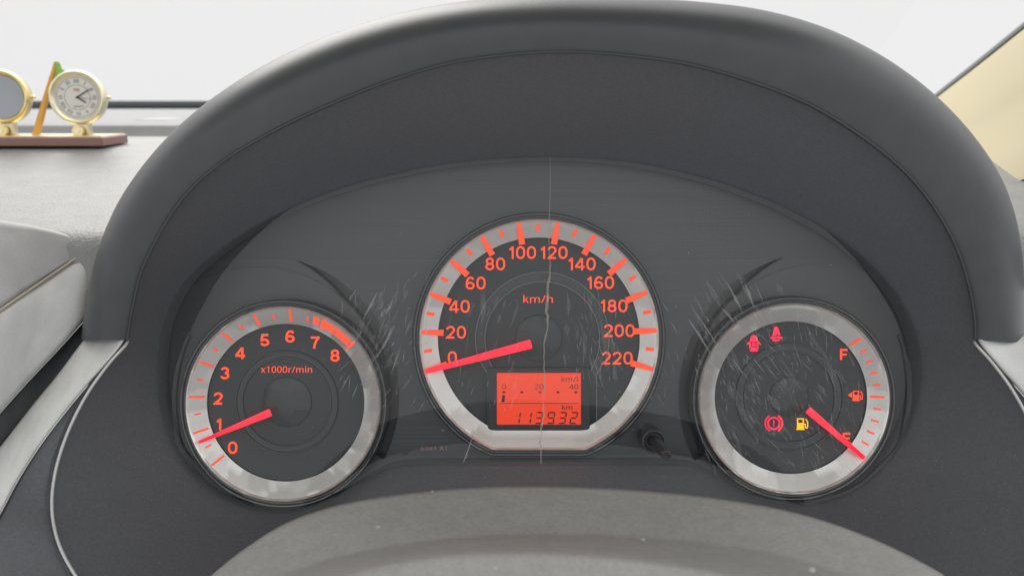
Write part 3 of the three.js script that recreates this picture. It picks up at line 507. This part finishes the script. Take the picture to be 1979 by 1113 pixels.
// ------------------------------------------------------------------ steering column cover
{
  const g = group('steering_column_cover', 'dusty light grey arched steering column cover below the dials', 'steering column cover', L(1110, 1200, 0.12));
  const A = [[330, 1185], [410, 1110], [470, 1062], [550, 1012], [650, 977], [800, 952], [950, 941], [1100, 941], [1250, 949], [1400, 965], [1550, 994], [1660, 1030], [1750, 1070], [1835, 1118], [1920, 1190]];
  const Bc = [[400, 1205], [500, 1128], [600, 1093], [700, 1068], [820, 1047], [950, 1036], [1080, 1034], [1220, 1038], [1350, 1049], [1470, 1067], [1580, 1093], [1680, 1125], [1860, 1205]];
  const Cc = [[480, 1215], [580, 1145], [680, 1110], [780, 1086], [880, 1073], [980, 1068], [1080, 1069], [1190, 1077], [1300, 1091], [1420, 1113], [1540, 1140], [1640, 1170], [1790, 1215]];
  const n = 80, a = curve(A, n), b = curve(Bc, n), c = curve(Cc, n);
  const mix = (p, q, t, zp, zq) => p.map((v, i) => L(lerp(v[0], q[i][0], t), lerp(v[1], q[i][1], t), lerp(zp, zq, t)));
  const down = (p, dy, z) => p.map((v) => L(v[0], v[1] + dy, z));
  const ab = (t) => mix(a, b, t, 0.098, 0.122), bc = (t) => mix(b, c, t, 0.122, 0.15);
  const rows = [down(a, 90, 0.085), down(a, 22, 0.091), down(a, 5, 0.0945), ab(0), ab(0.06), ab(0.25), ab(0.5), ab(0.75), ab(0.93), ab(0.985), bc(0.06), bc(0.15), bc(0.4), bc(0.7), bc(0.95), down(c, 4, 0.1508), down(c, 12, 0.1513), down(c, 30, 0.1516), down(c, 130, 0.152)];
  part('cover_shell', loft(rows), M.cover, g);
  const F = [];
  for (const [x, y, s] of [[731, 1020, 1.3], [1243, 1045, 1.2], [958, 1098, 1.4], [1570, 1103, 1.5], [835, 952, 0.8]]) { const z = y < 1040 ? lerp(0.099, 0.123, (y - 945) / 95) : lerp(0.124, 0.151, Math.min(1, (y - 1040) / 40)); const q = new THREE.IcosahedronGeometry(0.0006 * s, 1), p = L(x, y, z); q.scale(1, 0.7, 1); q.translate(p.x, p.y + 0.0003, p.z); F.push(q); }
  for (const q of F) part('dust_fleck', q, M.fleck, g);
}

// ------------------------------------------------------------------ desk clock set standing on the dashboard
{
  const d0 = 0.6, corner = W3(195, 265, d0), low = W3(195, 283.5, d0), T = corner.y - low.y, len = 0.15, dep = 0.042;
  const x1 = corner.x, top = corner.y, zf = corner.z, px = (p) => W3(p, 262, d0 + 0.018).x;
  const g = group('desk_clock_set', 'wooden desk stand with two gold rimmed round clocks and a small green flag', 'desk clock', V(x1 - len / 2, low.y - 0.003, zf - dep / 2), false);
  const bgm = new RoundedBoxGeometry(len, T, dep, 3, 0.0012); bgm.translate(x1 - len / 2, top - T / 2, zf - dep / 2); part('base_board', bgm, M.wood, g);
  const inlay = new RoundedBoxGeometry(len - 0.003, 0.0008, dep - 0.003, 2, 0.0003); inlay.translate(x1 - len / 2, top + 0.0002, zf - dep / 2); part('top_plate', inlay, M.woodTop, g);
  for (const x of [x1 - 0.012, x1 - len + 0.012]) { const f = new THREE.CylinderGeometry(0.008, 0.008, 0.0036, 24); f.translate(x, low.y - 0.0014, zf - dep / 2 + 0.006); part('foot', f, M.felt, g); }
  // dial print of the clock: ring of Roman numerals, tracks, a small orange and red mark and a line of type
  const cv = document.createElement('canvas'); cv.width = cv.height = 512; const q = cv.getContext('2d');
  q.fillStyle = '#f2f1ea'; q.fillRect(0, 0, 512, 512); q.translate(256, 256); q.strokeStyle = '#5b5b58'; q.fillStyle = '#3c3c3c';
  q.lineWidth = 5; q.beginPath(); q.arc(0, 0, 148, 0, 7); q.stroke(); q.lineWidth = 3; q.beginPath(); q.arc(0, 0, 240, 0, 7); q.stroke();
  for (let i = 0; i < 60; i++) { q.save(); q.rotate(i * Math.PI / 30); q.fillRect(-3, -240, 6, i % 5 ? 12 : 18); q.restore(); }
  q.font = 'bold 54px serif'; q.textAlign = 'center'; q.textBaseline = 'middle';
  ['XII', 'I', 'II', 'III', 'IIII', 'V', 'VI', 'VII', 'VIII', 'IX', 'X', 'XI'].forEach((s, i) => { q.save(); q.rotate(i * Math.PI / 6); q.translate(0, -192); q.scale(0.85, 1); q.fillText(s, 0, 0); q.restore(); });
  q.fillStyle = '#d0692e'; q.fillRect(-40, -102, 72, 15); q.fillStyle = '#b08a5a'; q.fillRect(-36, -80, 64, 9);
  q.fillStyle = '#555'; q.font = 'bold 30px sans-serif'; q.fillText('QUARTZ', 6, 108);
  const dialTex = new THREE.CanvasTexture(cv); dialTex.colorSpace = THREE.SRGBColorSpace;
  const rimR = 0.0213, clockAt = (cx, cy, name, blank) => {
    const p = W3(cx, cy, d0 + 0.012), c = new THREE.Group(); c.name = name; g.add(c); c.position.copy(p).sub(g.basePoint); c.rotation.set(-0.1, 0.14, 0);
    const lat = (pts, n = 56) => { const k = new THREE.LatheGeometry(pts.map(([r, z]) => new THREE.Vector2(r, z)), n); k.rotateX(Math.PI / 2); return k; };
    part('case', lat([[0, -0.011], [0.016, -0.011], [0.0192, -0.0098], [0.0208, -0.007], [rimR, -0.003], [rimR, 0.0005], [0.0206, 0.0022], [0.0196, 0.0028], [0.0188, 0.0026], [0.0178, 0.0012], [0.0172, 0.0008], [0.0166, -0.0005]]), blank ? M.gold : M.goldPale, c);
    const disc = new THREE.CircleGeometry(0.0168, 48); disc.translate(0, 0, -0.0004);
    part('dial', disc, blank ? M.blueFace : S({ map: dialTex, roughness: 0.6 }), c);
    const kn = new THREE.SphereGeometry(0.0015, 16, 12); kn.translate(rimR + 0.0006, 0.0005, -0.006); part('side_knob', kn, M.gold, c);
    if (!blank) {
      const hand = (deg, l, w, z) => { const h = new RoundedBoxGeometry(w, l, 0.0003, 1, 0.0001); h.translate(0, l / 2 - 0.001, z); h.rotateZ(-THREE.MathUtils.degToRad(deg)); part('hand', h, M.black, c); };
      hand(123, 0.0085, 0.0011, 0.0003); hand(57, 0.0125, 0.0009, 0.0007); hand(97, 0.0125, 0.0003, 0.001);
      const pin = new THREE.CylinderGeometry(0.0007, 0.0007, 0.002, 12); pin.rotateX(Math.PI / 2); pin.translate(0, 0, 0.0002); part('centre_pin', pin, M.black, c);
    }
    const y0 = top - p.y, st = new RoundedBoxGeometry(0.0105, -y0 - rimR + 0.0035, 0.008, 3, 0.0015); st.translate(0.001, (y0 - rimR + 0.0035) / 2, -0.004); st.rotateX(0.1);
    part('bracket', st, M.goldPale, c);
    const sc = new THREE.CylinderGeometry(0.0042, 0.0042, 0.004, 24); sc.rotateX(Math.PI / 2); sc.translate(-0.001, (y0 - rimR) / 2 - 0.001, 0.001); part('bracket_screw', sc, M.gold, c);
    const sd = new THREE.CylinderGeometry(0.0016, 0.0016, 0.001, 16); sd.rotateX(Math.PI / 2); sd.translate(-0.001, (y0 - rimR) / 2 - 0.001, 0.0033); part('screw_head', sd, M.goldPale, c);
  };
  clockAt(148, 188, 'clock', false); clockAt(0, 187, 'round_frame', true);
  // slanting pole and its small green flag
  const a = W3(68, 258, d0 + 0.014), b = W3(107.5, 119, d0 + 0.014), up = b.clone().sub(a), l = up.length();
  const secs = [0, 0.5, 1].map((t) => { const w = lerp(0.0022, 0.0011, t), h = lerp(0.0024, 0.0012, t), o = a.clone().addScaledVector(up, t * 1.0); o.y -= t ? 0 : 0.001; return [V(-w, 0, -h), V(w, 0, -h), V(w, 0, h), V(-w, 0, h)].map((v) => v.add(o)); });
  part('flag_pole', toCreasedNormals(loft([0, 1, 2, 3, 0].map((i) => secs.map((s) => s[i])), false, true), 0.5), M.pole, g);
  const fp = [[107, 120], [113, 120], [116, 124], [117, 131], [120, 135], [126, 138], [124, 150], [110, 156], [98, 152], [103, 138]].map(([x, y]) => W3(x, y, d0 + 0.014)), sh = new THREE.Shape(fp.map((v) => new THREE.Vector2(v.x, v.y)));
  const fl = new THREE.ExtrudeGeometry(sh, { depth: 0.0008, bevelEnabled: true, bevelSize: 0.0002, bevelThickness: 0.0002, bevelSegments: 1 }); fl.translate(0, 0, fp[5].z - 0.001); part('flag', fl, M.flag, g);
}

renderer.render(scene, camera);
